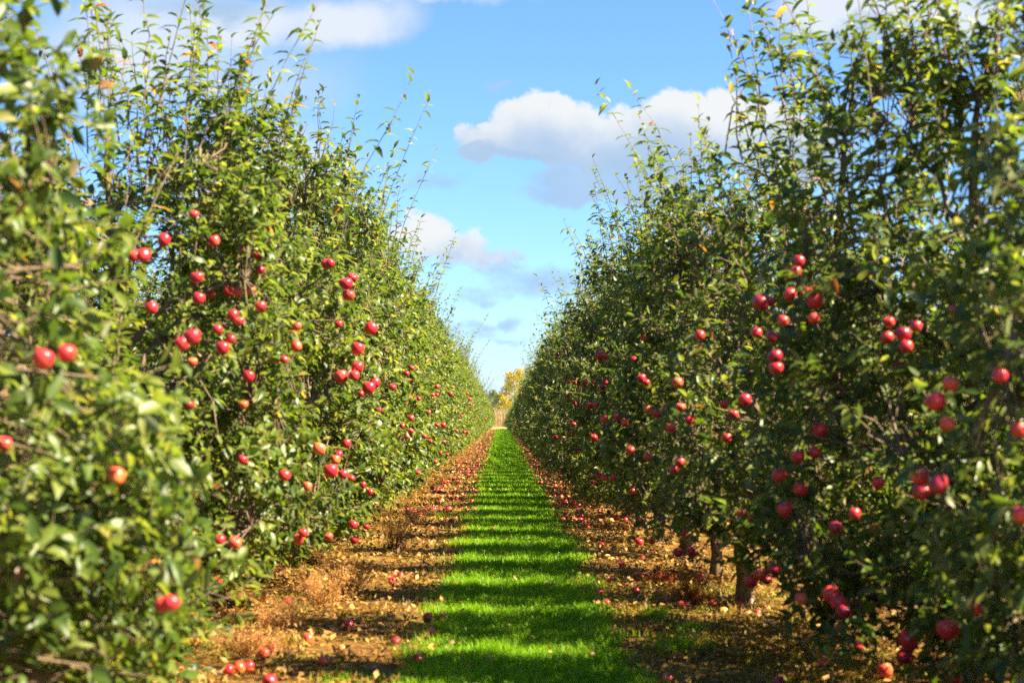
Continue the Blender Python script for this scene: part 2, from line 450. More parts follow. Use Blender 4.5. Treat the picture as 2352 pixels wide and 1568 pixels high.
m, t, p = material('turf')
pos = t.new('ShaderNodeNewGeometry').outputs['Position']
n1 = t.noise(pos, 60, 5, .7); n2 = t.noise(pos, 2.2, 3)
col = t.ramp(n1, [(.3, (.016, .060, .003)), (.55, (.045, .150, .006)), (.75, (.09, .22, .01))])
t.put(p.inputs['Base Color'], col); p.inputs['Roughness'].default_value = .9; p.inputs['Specular IOR Level'].default_value = .1
t.put(p.inputs['Normal'], t.bump(n1, 1, .03))
M_TURF = m
def edge(y, k): return .025 * math.sin(y * .47 + 3 * k) + .045 * math.sin(y * 1.3 + k) + .03 * math.sin(y * 3.1 + 2 * k) + .018 * math.sin(y * 8.3 + k)
GL = lambda y: -.41 + edge(y, 0) - .06 * max(0, (13 - y) / 5)
GR = lambda y: .70 + edge(y, 4) + .04 * max(0, (12 - y) / 4)
def strip(name, left, right, kind='structure'):
    yy = np.concatenate([np.arange(-8, 60, .12), np.arange(60, 191, .5)])
    g = Geo(); V = []
    for y in yy:
        a, b = left(y), right(y)
        for s_ in (0, .05, .5, .95, 1): V.append((a + (b - a) * s_, y, .019 if .01 < s_ < .99 else -.03))
    i = np.arange(len(yy) - 1)[:, None] * 5 + np.arange(4)[None]
    g.add(V, None, np.stack([i, i + 1, i + 6, i + 5], -1).reshape(-1, 4))
    return tag(g.obj(name, [M_TURF]), kind=kind)
strip('grass_path', GL, GR)
strip('grass_path', lambda y: -4.5 + edge(y, 1), lambda y: -3.2 + edge(y, 2))
strip('grass_path', lambda y: 3.0 + edge(y, 3), lambda y: 4.2 + edge(y, 5))

# grass blades of the path: one mass
def blades(g, x, y, h, w, rng, tint, lean=.5, mat=0, z0=.01):
    n = len(x)
    a = rng.uniform(0, 6.28, n); d = np.column_stack([np.cos(a), np.sin(a), np.zeros(n)])
    s_ = np.column_stack([-np.sin(a), np.cos(a), np.zeros(n)])
    if np.isscalar(z0): z0 = np.full(n, z0)
    B = np.column_stack([x, y, z0])
    ln = (rng.random(n) * lean)[:, None]; h = h[:, None]; w = w[:, None]
    up = np.array([0, 0, 1.0])
    v = np.stack([B - s_ * w, B + s_ * w, B + up * h * .6 + d * h * ln * .35 - s_ * w * .7, B + up * h * .6 + d * h * ln * .35 + s_ * w * .7, B + up * h + d * h * ln], 1)
    f = np.arange(n)[:, None, None] * 5 + np.array([[0, 1, 3], [0, 3, 2], [2, 3, 4]])[None]
    g.add(v.reshape(-1, 3), f.reshape(-1, 3), None, mat, np.repeat(tint, 5, 0))
rng = np.random.default_rng(11)
g = Geo()
for y0, y1, dens, hm, wm in ((6.5, 14, 6500, .055, .0022), (14, 26, 3600, .06, .0032), (26, 55, 1300, .07, .006), (55, 120, 420, .08, .011), (120, 190, 200, .09, .018)):
    n = int((y1 - y0) * 1.3 * dens)
    y = rng.uniform(y0, y1, n); x = rng.uniform(-.62, .92, n)
    gl = np.array([GL(v) for v in y]); gr = np.array([GR(v) for v in y])
    soft = rng.exponential(.045, n) * (1 + np.sin(y * 4.3) * np.sin(y * 1.9 + x))
    k = (x > gl - soft) & (x < gr + soft); x, y = x[k], y[k]; n = len(x)
    pat = np.sin(x * 9 + y * 4) * np.sin(y * 6.5 - x * 3) + np.sin(x * 23 + 1) * np.sin(y * 17) * .6
    h = hm * rng.uniform(.45, 1.25, n) * (1 + .25 * pat)
    tt = np.stack([np.clip(rng.normal(.42, .2, n) + .10 * pat + .16 * np.sin(x * 2.6 + y * .7) * np.sin(y * 1.3 + .4 * np.sin(x * 5)), 0, 1), rng.random(n) * .5], 1)
    blades(g, x, y, h, wm * rng.uniform(.7, 1.3, n), rng, tt, .9)
# clover leaves near the camera
n = 3000
x = rng.uniform(-.45, .75, n); y = rng.uniform(6.5, 22, n)
a = rng.uniform(0, 6.28, n)
leaves(g, np.column_stack([x, y, rng.uniform(.03, .06, n)]), np.column_stack([np.cos(a), np.sin(a), np.full(n, .2)]), np.array([0, 0, 1.]) + rng.normal(0, .3, (n, 3)), rng.uniform(.015, .03, n), rng.uniform(.012, .022, n), .2, .2, np.stack([rng.uniform(.5, .9, n), rng.random(n) * .3], 1), 'lo')
tag(g.obj('grass', [M_GRASS]), 'bright green mown grass covering the path between the rows', 'grass', kind='stuff')

# litter of dead leaves and mown straw on the brown strips
rng = np.random.default_rng(12)
g = Geo()
for y0, y1, dens, sz in ((6.5, 16, 620, .050), (16, 32, 330, .055), (32, 70, 120, .07), (70, 190, 34, .11)):
    for xa, xb in ((-2.9, -.38), (.68, 3.0)):
        n = int((y1 - y0) * (xb - xa) * dens)
        x = rng.uniform(xa, xb, n); y = rng.uniform(y0, y1, n)
        cl = np.sin(x * 7 + y * 2.3) + np.sin(y * 5.1 - x * 4) + np.sin(x * 17 + y * 13) * .7
        k = rng.normal(0, .9, n) < cl + .3; x, y = x[k], y[k]; n = len(x)
        a = rng.uniform(0, 6.28, n)
        tt = np.stack([np.clip(rng.beta(2, 2, n), 0, 1), rng.random(n) * .5], 1)
        leaves(g, np.column_stack([x, y, rng.uniform(.004, .04, n)]), np.column_stack([np.cos(a), np.sin(a), rng.normal(.1, .4, n)]),
               np.array([0, 0, 1.]) + rng.normal(0, .35, (n, 3)), sz * rng.uniform(.5, 1.4, n), sz * rng.uniform(.25, .75, n), rng.uniform(-.6, .7, n), rng.uniform(0, .8, n), tt, 'mid' if y0 < 16 else 'lo')
n = 900; x = rng.uniform(-.4, .7, n); y = rng.uniform(6.5, 60, n); a = rng.uniform(0, 6.28, n)
leaves(g, np.column_stack([x, y, rng.uniform(.035, .06, n)]), np.column_stack([np.cos(a), np.sin(a), rng.normal(.1, .3, n)]), np.array([0, 0, 1.]) + rng.normal(0, .35, (n, 3)), rng.uniform(.03, .065, n), rng.uniform(.015, .035, n), rng.uniform(-.5, .6, n), .4, np.stack([rng.uniform(.5, 1, n), rng.random(n) * .3], 1), 'mid')
tag(g.obj('fallen_leaves', [M_LITTER]), 'litter of brown and orange dead leaves along both strips', 'leaf litter', kind='stuff')
g = Geo()
for y0, y1, dens, ln, wm in ((6.5, 16, 320, .11, .0018), (16, 34, 160, .12, .003), (34, 80, 50, .16, .006)):
    for xa, xb in ((-2.6, -.40), (.70, 2.8)):
        n = int((y1 - y0) * (xb - xa) * dens)
        x = rng.uniform(xa, xb, n); y = rng.uniform(y0, y1, n)
        a = rng.normal(0, .55, n) + rng.integers(0, 2, n) * math.pi
        L = ln * rng.uniform(.3, 1.3, n)
        tt = np.stack([rng.random(n), rng.random(n) * .3], 1)
        leaves(g, np.column_stack([x, y, rng.uniform(.006, .03, n)]), np.column_stack([np.cos(a), np.sin(a), rng.normal(.02, .12, n)]), np.array([0, 0, 1.]) + rng.normal(0, .3, (n, 3)), L, np.full(n, wm * 2.5), rng.uniform(-.3, .3, n), 0.0, tt, 'lo')
tag(g.obj('straw', [M_STRAW]), 'thin mown straw strewn over the brown strips', 'straw', kind='stuff')
# low yellow-green weeds scattered on the strips
g = Geo()
for _ in range(620):
    y = 6.5 + 40 * random.random() ** 1.7; x = random.choice((random.uniform(-1.7, -.45), random.uniform(.75, 2.4)))
    if _ > 420: y = random.uniform(7.5, 13.5); x = random.uniform(.85, 2.3)
    if y > 14 and random.random() < .5: x = random.choice((random.uniform(-.62, -.42), random.uniform(.7, .85)))
    n = 26; r = random.uniform(.05, .16)
    blades(g, x + rng.normal(0, r, n), y + rng.normal(0, r, n), rng.uniform(.015, .05, n), rng.uniform(.003, .006, n), rng, np.stack([rng.random(n), rng.random(n) * .4], 1), 1.6)
tag(g.obj('low_weeds', [M_MOSS]), 'yellowing low weeds sprouting from the brown strips', 'weeds', kind='stuff')

# ------------------------------------------------------------------ grass tufts, dry weeds
def tuft(px, py, r, hmax, n, label, mat=M_TUFT):
    P = ground_at(px, py)
    g = Geo(); rr = np.random.default_rng(int(px))
    rd = r * 1.5 * rr.random(n) ** .8; an = rr.uniform(0, 6.28, n); rd *= 1 + .35 * np.sin(3 * an + px) + .2 * np.sin(7 * an); x = rd * np.cos(an); y = rd * np.sin(an)
    blades(g, x, y, hmax * rr.uniform(.35, 1.1, n), rr.uniform(.0018, .0034, n) * (1 - 0 * rd), rr, np.stack([np.clip(rr.normal(.42, .2, n), 0, 1), rr.random(n) * .5], 1), 1.2, z0=-.01)
    o = g.obj('grass_tuft', [mat]); o.location = P
    return tag(o, label, 'grass tuft', 'grass tufts beside the path')
tuft(1560, 1495, .15, .12, 560, 'dark green grass tuft on the brown strip right of the path, the larger one')
tuft(1500, 1425, .10, .12, 420, 'small green grass tuft against the right edge of the path')
tuft(1590, 1455, .08, .10, 260, 'sparse grass tuft between the path and the hose, behind the large tuft')
tuft(800, 1560, .12, .06, 460, 'low green tuft among straw at the bottom of the left strip')
tuft(1010, 1190, .12, .11, 260, 'grass tuft under the left row, beside the far dry weed')

def weed(px, py, hgt, rad, label, mat=M_WEED, seed=0, nst=26, cat='dry weed', name='dry_weed', grp='dry brown weeds under the left row'):
    P = ground_at(px, py); rr = np.random.default_rng(900 + seed)
    root = empty(name, P)
    gs, gl = Geo(), Geo()
    for i in range(nst):
        a = rr.uniform(0, 6.28); r0 = rr.random() * rad * .4
        B = np.array([r0 * math.cos(a), r0 * math.sin(a), -.01])
        E = B + np.array([math.cos(a) * rad * rr.uniform(.1, .9), math.sin(a) * rad * rr.uniform(.1, .9), hgt * rr.uniform(.45, 1.1)])
        s_ = np.linspace(0, 1, 6)[:, None]
        pts = B + (E - B) * s_ + np.array([math.cos(a), math.sin(a), 0]) * .06 * s_ ** 2 + rr.normal(0, .006, (6, 3)) * s_
        gs.tube(pts, np.linspace(.0035, .0012, 6), 3)
        for j in range(9):
            t0 = rr.uniform(.2, 1)
            q = np.array([np.interp(t0, s_[:, 0], pts[:, c]) for c in range(3)])
            d = unit(rr.normal(0, 1, 3) + [0, 0, .9])
            l2 = rr.uniform(.04, .11) * (1.25 - .6 * t0)
            gs.tube([q, q + d * l2 * .6, q + d * l2 + [0, 0, -.01]], [.0014, .0011, .0008], 3)
            m = 8
            pp = q + d * l2 * rr.uniform(.2, 1.05, m)[:, None] + rr.normal(0, .007, (m, 3))
            leaves(gl, pp, rr.normal(0, 1, (m, 3)) + [0, 0, .4], rr.normal(0, 1, (m, 3)), rr.uniform(.010, .026, m), rr.uniform(.003, .008, m), .2, .2, np.stack([rr.random(m), rr.random(m) * .4], 1), 'lo')
    gs.obj('stem', [mat], root); gl.obj('foliage', [mat], root)
    return tag(root, label, cat, grp)
WEEDS = [(905, 1262, .42, .20, 'tall orange brown dry weed, farthest of the weeds under the left row'),
         (800, 1372, .33, .17, 'feathery dry weed in the middle of the left strip edge, beside fallen apples'),
         (745, 1398, .30, .17, 'feathery dry weed left of the middle one, below the leafy branches'),
         (640, 1450, .20, .15, 'low reddish brown dry weed nearest the camera under the left row'),
         (955, 1205, .26, .16, 'faded dry weed close behind the tall far weed, beside a grass tuft'),
         (580, 1500, .16, .17, 'flattened dry weed by the fallen apples at the lower left')]
for i, (px, py, h_, r_, lb) in enumerate(WEEDS): weed(px, py, h_, r_, lb, seed=i, nst=30 if h_ > .28 else 22)
weed(1592, 1390, .17, .13, 'red leaved low weed on the right strip by two fallen apples', M_REDWEED, 31, 20, 'red weed', 'red_weed', 'red weeds of the right strip')
weed(1520, 1345, .08, .09, 'small reddish weed farther along the right strip, behind the larger red one', M_REDWEED, 33, 10, 'red weed', 'red_weed', 'red weeds of the right strip')

# irrigation hose on the right
g = Geo()
hp = np.array([ground_at(px, py, .012) for px, py in ((1560, 1285), (1600, 1318), (1640, 1352), (1690, 1388), (1735, 1412), (1775, 1437), (1815, 1458), (1850, 1480), (1880, 1515), (1905, 1545), (1960, 1620), (2040, 1740))])
tq = np.linspace(0, len(hp) - 1, 60)
hq = np.column_stack([np.interp(tq, np.arange(len(hp)), hp[:, c]) for c in range(3)])
for _ in range(2): hq[1:-1] = (hq[:-2] + hq[1:-1] * 2 + hq[2:]) / 4
g.tube(hq, .010, 8)
m, t, p = material('hose_plastic'); tc = t.new('ShaderNodeTexCoord').outputs['Object']
t.put(p.inputs['Base Color'], t.ramp(t.noise(tc, 20, 4), [(.35, (.06, .065, .075)), (.65, (.17, .18, .20))])); p.inputs['Roughness'].default_value = .5
tag(g.obj('irrigation_hose', [m]), 'grey irrigation hose lying along the foot of the right row', 'hose')

# ------------------------------------------------------------------ apples
def apple_geo(seed, R_=1.0, hi=True):
    rr = np.random.default_rng(seed)
    prof = [(.0, .70), (.06, .71), (.14, .80), (.30, .93), (.52, .98), (.76, .90), (.93, .66), (1.0, .32), (1.0, .02), (.93, -.30), (.80, -.58), (.62, -.78), (.42, -.885), (.26, -.91), (.14, -.86), (.0, -.80)]
    if not hi: prof = prof[::2] + [prof[-1]]
    k = 24 if hi else 10
    a = np.arange(k) / k * 2 * np.pi
    V = []
    sk = rr.normal(0, .09, 2)
    for r, z in prof:
        lob = 1 + .025 * np.cos(5 * a + .4) * (1 if z < -.2 else .35) + .02 * np.cos(2 * a + seed)
        V.append(np.column_stack([r * lob * np.cos(a) + sk[0] * z, r * lob * np.sin(a) + sk[1] * z, np.full(k, z * .93)]))
    V = np.concatenate(V) * R_
    n = len(prof)
    i = np.arange(n - 1)[:, None] * k; j = np.arange(k)[None]; j2 = (j + 1) % k
    g = Geo(); g.add(V, None, np.stack([i + j, i + k + j, i + k + j2, i + j2], -1).reshape(-1, 4))
    return g
BASE_R = .040
SKINS = {'red': SKIN_RED, 'dark red': SKIN_DARK, 'orange-blushed': SKIN_BLUSH, 'yellow': SKIN_GOLD, 'brown rotting': SKIN_BROWN}
AM_HI = {c: [apple_geo(i, BASE_R).mesh('apple', [mm]) for i in range(3)] for c, mm in SKINS.items()}
AM_LO = {c: [apple_geo(5 + i, BASE_R, False).mesh('apple', [mm]) for i in range(3)] for c, mm in SKINS.items()}
g = Geo(); g.tube(np.array([(0, 0, .66), (.03, 0, .85), (.10, .02, 1.12), (.2, .03, 1.42)]) * BASE_R, np.array([.055, .045, .045, .075]) * BASE_R, 6)
STEM = g.mesh('stem', [M_TWIG])
g = Geo()
for i in range(5):
    a = i * 1.2566
    leaves(g, np.array([[0.05 * math.cos(a), .05 * math.sin(a), -.76]]) * BASE_R, np.array([[math.cos(a), math.sin(a), -.9]]), np.array([[math.cos(a), math.sin(a), .6]]), .26 * BASE_R, .12 * BASE_R, .3, .2, np.zeros((1, 2)), 'lo')
CALYX = g.mesh('calyx', [M_CALYX])

APPLES = []
def put_apple(name, P, d, rot, colour, big, kind_):
    o = bpy.data.objects.new(name, random.choice((AM_HI if big else AM_LO)[colour])); COL.objects.link(o)
    o.location = P; o.rotation_euler = rot; s = d / (2 * BASE_R); o.scale = (s, s, s * random.uniform(.86, 1.06))
    if big:
        for nm, me in (('stem', STEM), ('calyx', CALYX)):
            c = bpy.data.objects.new(nm, me); COL.objects.link(c); c.parent = o
    o['category'] = 'apple'
    APPLES.append((o, kind_, colour, P))
    return o

HANG = [(452,638,32),(456,686,30),(492,554,28),(376,552,30),(330,588,25),(308,589,22),(348,708,30),(525,670,25),(547,672,25),(577,667,25),(597,620,24),(599,704,27),(535,725,28),(550,738,25),(500,757,25),(530,779,23),(442,775,28),(418,790,24),(750,607,25),(682,750,20),(485,677,18),(560,580,14),(445,492,18),(592,588,16),
(98,826,50),(153,812,34),(511,800,32),(442,832,22),(570,865,28),(433,930,20),(560,930,20),(653,826,18),(681,796,26),(557,1056,24),(653,1092,30),(325,1001,24),(10,1019,26),(267,1094,30),(357,1301,26),(381,1326,28),(392,1384,40),(376,1390,30),(697,1224,22),(686,1238,25),(755,1232,20),(540,1247,22),(505,1239,18),(500,1334,18),(600,1371,26),(595,1396,24),(675,1374,20),(732,1031,30),(770,1056,26),(760,1082,34),(788,1089,24),(807,1098,14),(706,1117,20),(247,1314,20),
(795,652,37),(800,679,30),(810,638,24),(852,755,30),(778,745,20),(757,606,22),(821,801,30),(784,866,34),(821,844,28),(814,863,24),(847,891,30),(861,879,26),(901,889,18),(829,904,14),(946,845,14),(934,858,11),(1004,888,12),(1035,905,11),(1004,907,9),(994,907,9),(984,947,11),(934,907,9),(1019,976,13),(1004,976,10),(944,960,16),(924,978,12),(944,990,10),(934,1003,9),(1049,989,9),(1066,992,9),(1073,994,9),(988,1013,12),(1079,917,8),(1074,904,8),(1081,928,8),(1115,962,6),(796,1019,22),(811,1205,22),(814,1240,22),(841,1209,16),(851,1129,14),(834,1114,12),(876,1103,12),(934,1171,14),(993,1120,12),(962,915,10),(1060,955,7),(900,960,10),(1012,1040,8),(1000,1060,9),(960,1085,10),
(1376,816,20),(1391,820,18),(1474,870,22),(1485,879,16),(1557,879,26),(1281,814,10),(1305,877,9),(1304,910,12),(1345,876,13),(1320,879,9),(1363,876,10),(1383,889,14),(1319,926,11),(1353,930,11),(1370,929,13),(1388,963,19),(1418,958,14),(1435,970,15),(1508,950,22),(1488,939,20),(1542,983,22),(1563,935,20),(1583,966,20),(1669,1006,24),(1711,919,30),(1663,930,22),(1685,953,25),(1448,1034,21),(1365,1005,15),(1276,1004,12),(1318,975,9),(1317,994,9),(1488,1049,17),(1563,1062,24),(1548,1078,20),(1375,1092,18),(1409,1098,17),(1389,1097,15),(1453,1128,17),(1360,1107,10),(1325,1039,9),(1468,1244,20),(1498,1243,18),(1415,1189,15),(1557,1269,24),(1588,1267,22),(1703,1178,22),(1728,1189,22),(1570,1224,14),(1608,1328,22),
(1781,819,35),(1782,845,34),(1726,1335,34),(1746,1320,30),(1777,1307,32),(1760,1331,24),(2150,923,48),(2184,882,38),(2176,974,28),(2113,1095,44),(2156,1114,46),(2116,1130,44),(1883,988,36),(1871,1039,28),(1833,1049,34),(1941,1048,28),(1791,1092,36),(1838,1124,34),(1804,1170,38),(1918,1212,30),(2016,1109,30),(1963,1180,22),(1908,1365,40),(1926,1385,42),(1938,1405,36),(1841,1375,30),(1966,1485,32),(2086,1470,46),(2078,1508,40),(2178,1445,52),(2191,1560,40),(2033,1540,36),(2346,1184,45),(2339,987,28),(2296,864,36),(2066,839,24),(2081,797,34),(2241,1397,28),
(1745,696,38),(1768,692,30),(1815,677,32),(1852,670,22),(1873,692,42),(1900,685,25),(1835,600,24),(1828,625,28),(1905,665,20),(2195,716,28),(2075,768,38),(2037,775,30),(2042,740,24),(1608,771,24),(1798,737,28),(1738,765,26),(1773,775,30),(1870,732,20),(1478,777,14),(2103,750,22)]
ORANGE = {(442,832),(577,667),(682,750),(681,796),(732,1031),(770,1056),(706,1117),(267,1094),(560,580),(2033,1540),(2176,974),(1388,963),(1557,879),(1841,1375),(2184,882),(357,1301),(686,1238),(600,1371),(1703,1178)}
PLACED = []
for px, py, dpx in HANG:
    hint = .080 * F / dpx
    near = np.hypot(LPX - px, LPY - py) < dpx * 1.1
    ds = np.sort(LPD[near & (LPD > 4)])
    depth = hint
    if len(ds) > 2: depth = min(max(ds[0] - .03, hint * .5), hint * 1.4)
    d = float(np.clip(dpx * depth / F, .054, .098)) * .98
    for q, qd in PLACED:                                       # keep neighbours from sinking into each other
        if math.hypot(q[0] - px, q[1] - py) < (dpx + q[2]) * .52 and abs(qd - depth) < d: depth = qd + (.05 if random.random() < .5 else -.05)
    PLACED.append(((px, py, dpx), depth))
    r_ = ray(px, py); P = np.array([0, 0, H]) + r_ * depth
    c = 'orange-blushed' if (px, py) in ORANGE or random.random() < .04 else ('dark red' if random.random() < (.32 if px > 1152 else .12) else 'red')
    put_apple('hanging_apple', P, d, (random.uniform(-.45, .45), random.uniform(-.45, .45), random.uniform(0, 6.28)), c, dpx >= 20, 'hang')
rr = random.Random(5)
k = 0
while k < 70:                                                  # smaller ones half hidden by leaves, all down both rows
    i = rr.randrange(len(LEAFPTS)); L = LEAFPTS[i]
    if not (13 < L[1] < 62 and .5 < L[2] < 2.3 and ((L[0] > -1.35) & (L[0] < 1.25))): continue
    k += 1
    put_apple('hanging_apple', L + np.array([.05 if L[0] < 0 else -.05, -.08, -.03]), rr.uniform(.066, .08), (rr.uniform(-.4, .4), rr.uniform(-.4, .4), rr.uniform(0, 6)), rr.choice(('red', 'red', 'dark red', 'orange-blushed')), False, 'hang')

FALLEN = [(979,1305,14,'d'),(996,1318,16,'y'),(904,1318,15,'r'),(920,1321,17,'d'),(901,1334,18,'r'),(982,1418,26,'d'),(1019,1422,24,'o'),(990,1455,28,'r'),(975,1465,26,'d'),(912,1474,26,'d'),(959,1514,30,'d'),(991,1488,20,'y'),(1039,1480,22,'y'),(1126,1515,20,'y'),(743,1520,26,'o'),(706,1467,28,'o'),(800,1437,26,'d'),(605,1499,26,'o'),(618,1486,26,'d'),(571,1532,30,'r'),(548,1533,32,'o'),(525,1537,28,'r'),(621,1562,34,'d'),(1071,1225,14,'d'),(1064,1212,10,'r'),(1076,1226,12,'r'),(1090,1171,12,'r'),(1088,1162,10,'r'),(1073,1172,12,'r'),(1082,1159,11,'y'),(1156,1157,9,'o'),(1134,1218,14,'b'),(1024,1193,12,'r'),(1035,1197,12,'d'),(992,1213,12,'o'),(785,1490,18,'b'),(590,1466,22,'o'),(660,1378,20,'r'),
(1401,1337,20,'r'),(1379,1364,22,'d'),(1375,1383,26,'d'),(1394,1383,19,'r'),(1324,1338,17,'d'),(1348,1362,17,'d'),(1459,1356,20,'r'),(1470,1322,19,'o'),(1429,1297,17,'r'),(1395,1279,15,'y'),(1399,1272,14,'d'),(1406,1284,11,'y'),(1448,1259,14,'y'),(1383,1252,13,'r'),(1376,1237,12,'o'),(1475,1281,15,'o'),(1518,1318,19,'r'),(1535,1382,20,'d'),(1565,1389,20,'r'),(1580,1392,18,'d'),(1663,1402,17,'y'),(1533,1560,34,'r'),(1275,1188,12,'r'),(1258,1346,13,'o'),(1338,1345,16,'o'),(1343,1354,14,'b'),(1295,1232,13,'y'),(1280,1228,12,'b'),(1695,1387,20,'d'),(1740,1407,18,'r'),(1801,1465,20,'r'),(1791,1567,30,'d'),(1893,1520,30,'o'),(1345,1168,12,'y'),(1354,1165,12,'r'),(1415,1282,12,'r'),(1455,1235,11,'r'),(1290,1140,9,'r'),(1300,1150,10,'y'),(1313,1157,11,'o'),(1326,1178,12,'d'),(1350,1210,12,'r'),(1608,1328,20,'r'),(1512,1360,12,'o'),(1640,1385,14,'o')]
CC = {'r': 'red', 'd': 'dark red', 'y': 'yellow', 'o': 'orange-blushed', 'b': 'brown rotting'}
spots = []
for px, py, dpx, c in FALLEN:
    P = ground_at(px, py + dpx * .3)
    d = float(np.clip(dpx * P[1] / F, .055, .078))
    P = ground_at(px, py, d * .42)
    spots.append((P[0], P[1], d))
    put_apple('fallen_apple', P, d, (random.uniform(.3, 2.8), random.uniform(-1, 1), random.uniform(0, 6.28)), CC[c], dpx >= 18, 'fall')
rr = random.Random(9)
cand = []
for _ in range(760):
    y = 22 + 34 * rr.random() ** 1.2
    left = rr.random() < .42
    x = rr.uniform(-1.25, -.42) if left else min(.72 + rr.expovariate(2.6), 1.75)
    w = (1 if 24 < y < 52 else .45) * (1 if left or y < 50 else .8)
    w *= .5 + .5 * math.sin(y * 1.5 + (0 if left else 2)) * math.sin(y * .43 + 1)
    if rr.random() > w * 1.25: continue
    d = rr.uniform(.058, .076)
    if all((x - a) ** 2 + (y - b) ** 2 > .0036 for a, b, _c in spots):
        spots.append((x, y, d)); cand.append((x, y, d))
cand.sort(key=lambda c: c[1])
pick = lambda: rr.choices(('red', 'dark red', 'orange-blushed', 'yellow', 'brown rotting'), (44, 24, 18, 6, 8))[0]
NEAR_N = 120
for x, y, d in cand[:NEAR_N]:
    put_apple('fallen_apple', np.array([x, y, d * .42]), d, (rr.uniform(.2, 2.9), rr.uniform(-1, 1), rr.uniform(0, 6.28)), pick(), False, 'fall')
# everything beyond: one mass of windfalls
for _ in range(60):
    y = rr.uniform(54, 85); cand.append((rr.uniform(-1.1, -.42) if rr.random() < .5 else rr.uniform(.72, 1.3), y, rr.uniform(.06, .08)))
g = Geo()
keys = list(SKINS); protos = [apple_geo(40 + i, BASE_R, False) for i in range(3)]
for x, y, d in cand[NEAR_N:]:
    pr = protos[rr.randrange(3)]
    m_ = np.array(Euler((rr.uniform(.2, 2.9), rr.uniform(-1, 1), rr.uniform(0, 6))).to_matrix())
    g.add((pr.v[0] * (d / (2 * BASE_R))) @ m_.T + [x, y, d * .42], None, pr.quad[0], keys.index(pick()))
tag(g.obj('windfall_apples', [SKINS[k] for k in keys]), 'carpet of fallen apples far down both brown strips', 'fallen apples', kind='stuff')

# labels of the apples: colour, height, tree or ground, then order among look-alikes
def nth_tree(x, y):
    side = 'left' if x < .1 else 'right'
    ts = sorted(b for s_, a, b in TREES if s_ == side)
    return side, int(np.argmin([abs(b - y) for b in ts]))
XY = np.array([a[3] for a in APPLES]); SPX, SPY, SPD = to_px(XY)
buckets = {}
for i, (o, kd, c, P) in enumerate(APPLES):
    side, n_ = nth_tree(P[0], P[1])
    same = [j for j, b in enumerate(APPLES) if b[1] == kd and j != i and math.dist(b[3], P) < (.13 if kd == 'hang' else .16)]
    if kd == 'hang':
        where = 'low' if P[2] < .8 else 'midway up' if P[2] < 1.5 else 'high'
        tr = f"the {side} row's {ORD[n_]} tree" if n_ < 12 else f'{side} row past twelfth tree'
        base = f'{"clustered " if same else "lone "}{c} apple {where} on {tr}'
    else:
        on = 'the grass path' if -.42 < P[0] < .72 else f'brown {side} strip'
        tr = f'beside the {ORD[n_]} tree' if n_ < 12 else 'beyond the twelfth'
        base = f'{"touching, " if same else ""}{c} apple fallen on {on} {tr}'
    buckets.setdefault(base, []).append(i)
NUM = {2: 'two', 3: 'three', 4: 'four', 5: 'five'}
for base, ids in buckets.items():
    ids.sort(key=lambda j: SPX[j])
    k = len(ids)
    for r_, j in enumerate(ids):
        o, kd = APPLES[j][0], APPLES[j][1]
        lb = base
        if 1 < k <= 4:
            pre = ['leftmost', 'second from left', 'third from left', 'fourth from left'][r_] if r_ < k - 1 else 'rightmost'
            lb = f'{pre} {base}'
        o['label'] = lb
        o['group'] = 'apples hanging on the trees' if kd == 'hang' else 'fallen apples on the ground'

# ------------------------------------------------------------------ far field and trees
rng = np.random.default_rng(21)
g = Geo(); n = 16000
x = rng.uniform(-45, 45, n); y = rng.uniform(238, 262, n)
blades(g, x, y, rng.uniform(1.6, 3.1, n), rng.uniform(.03, .07, n), rng, np.stack([rng.random(n), rng.random(n) * .5], 1), .35)
tag(g.obj('reeds', [M_REED]), 'pale brown stand of dry reeds across the far end of the path', 'reeds', kind='stuff')

def far_tree(name, x, y, hgt, rad, mat, label, seed, zlo=.12, n=2600, sz=.5, lobes=11, cat='tree', flat=.75):
    rr = np.random.default_rng(seed)
    root = empty(name, (x, y, 0))
    g = Geo(); g.tube([(0, 0, -.1), (.05, .05, hgt * .2), (-.05, 0, hgt * .5), (.1, .1, hgt * .86)], [rad * .07, rad * .05, rad * .035, rad * .008], 8)
    ends = []
    for i in range(lobes):
        a = i * 2.4 + rr.uniform(-.4, .4); z0 = hgt * rr.uniform(zlo + .06, .6); zz = hgt * (zlo + (1 - zlo) * (i + .7) / lobes) * rr.uniform(.92, 1.0)
        f = math.sin(math.pi * min(max((zz / hgt - zlo * .5) / (1.02 - zlo * .5), .05), .97)) ** .6
        E = np.array([math.cos(a) * rad * f * rr.uniform(.4, .85), math.sin(a) * rad * f * rr.uniform(.4, .85), zz])
        z0 = min(z0, zz * .8)
        g.tube([(0, 0, z0), E * [.45, .45, 0] + [0, 0, (z0 + zz) / 2], E], [rad * .028, rad * .018, rad * .005], 5)
        ends.append((E, rad * rr.uniform(.26, .46)))
    g.obj('trunk', [M_BARK], root)
    gl = Geo()
    for E, r_ in ends:
        m = n // lobes
        P = rr.normal(0, 1, (m, 3)); P = unit(P) * (rr.random(m) ** .45)[:, None] * [r_, r_, r_ * flat] + E
        f = np.sin(P[:, 0] * 3.1 + seed) + np.sin(P[:, 2] * 3.7) + np.sin(P[:, 1] * 2.9 + 2)
        P = P[f > rr.uniform(-2, .8, m)]; m = len(P)
        out = unit(P - E)
        L = sz * rr.uniform(.5, 1.2, m)
        leaves(gl, P, rr.normal(0, 1, (m, 3)) + out, rr.normal(0, .6, (m, 3)) + out + [0, 0, .4], L, L * .6, .3, .2, np.stack([np.clip(rr.normal(.5, .22, m), 0, 1), rr.random(m) ** 2 * .8], 1), 'lo')
    gl.obj('crown', [mat], root)
    return tag(root, label, cat, 'trees at the far end of the orchard')
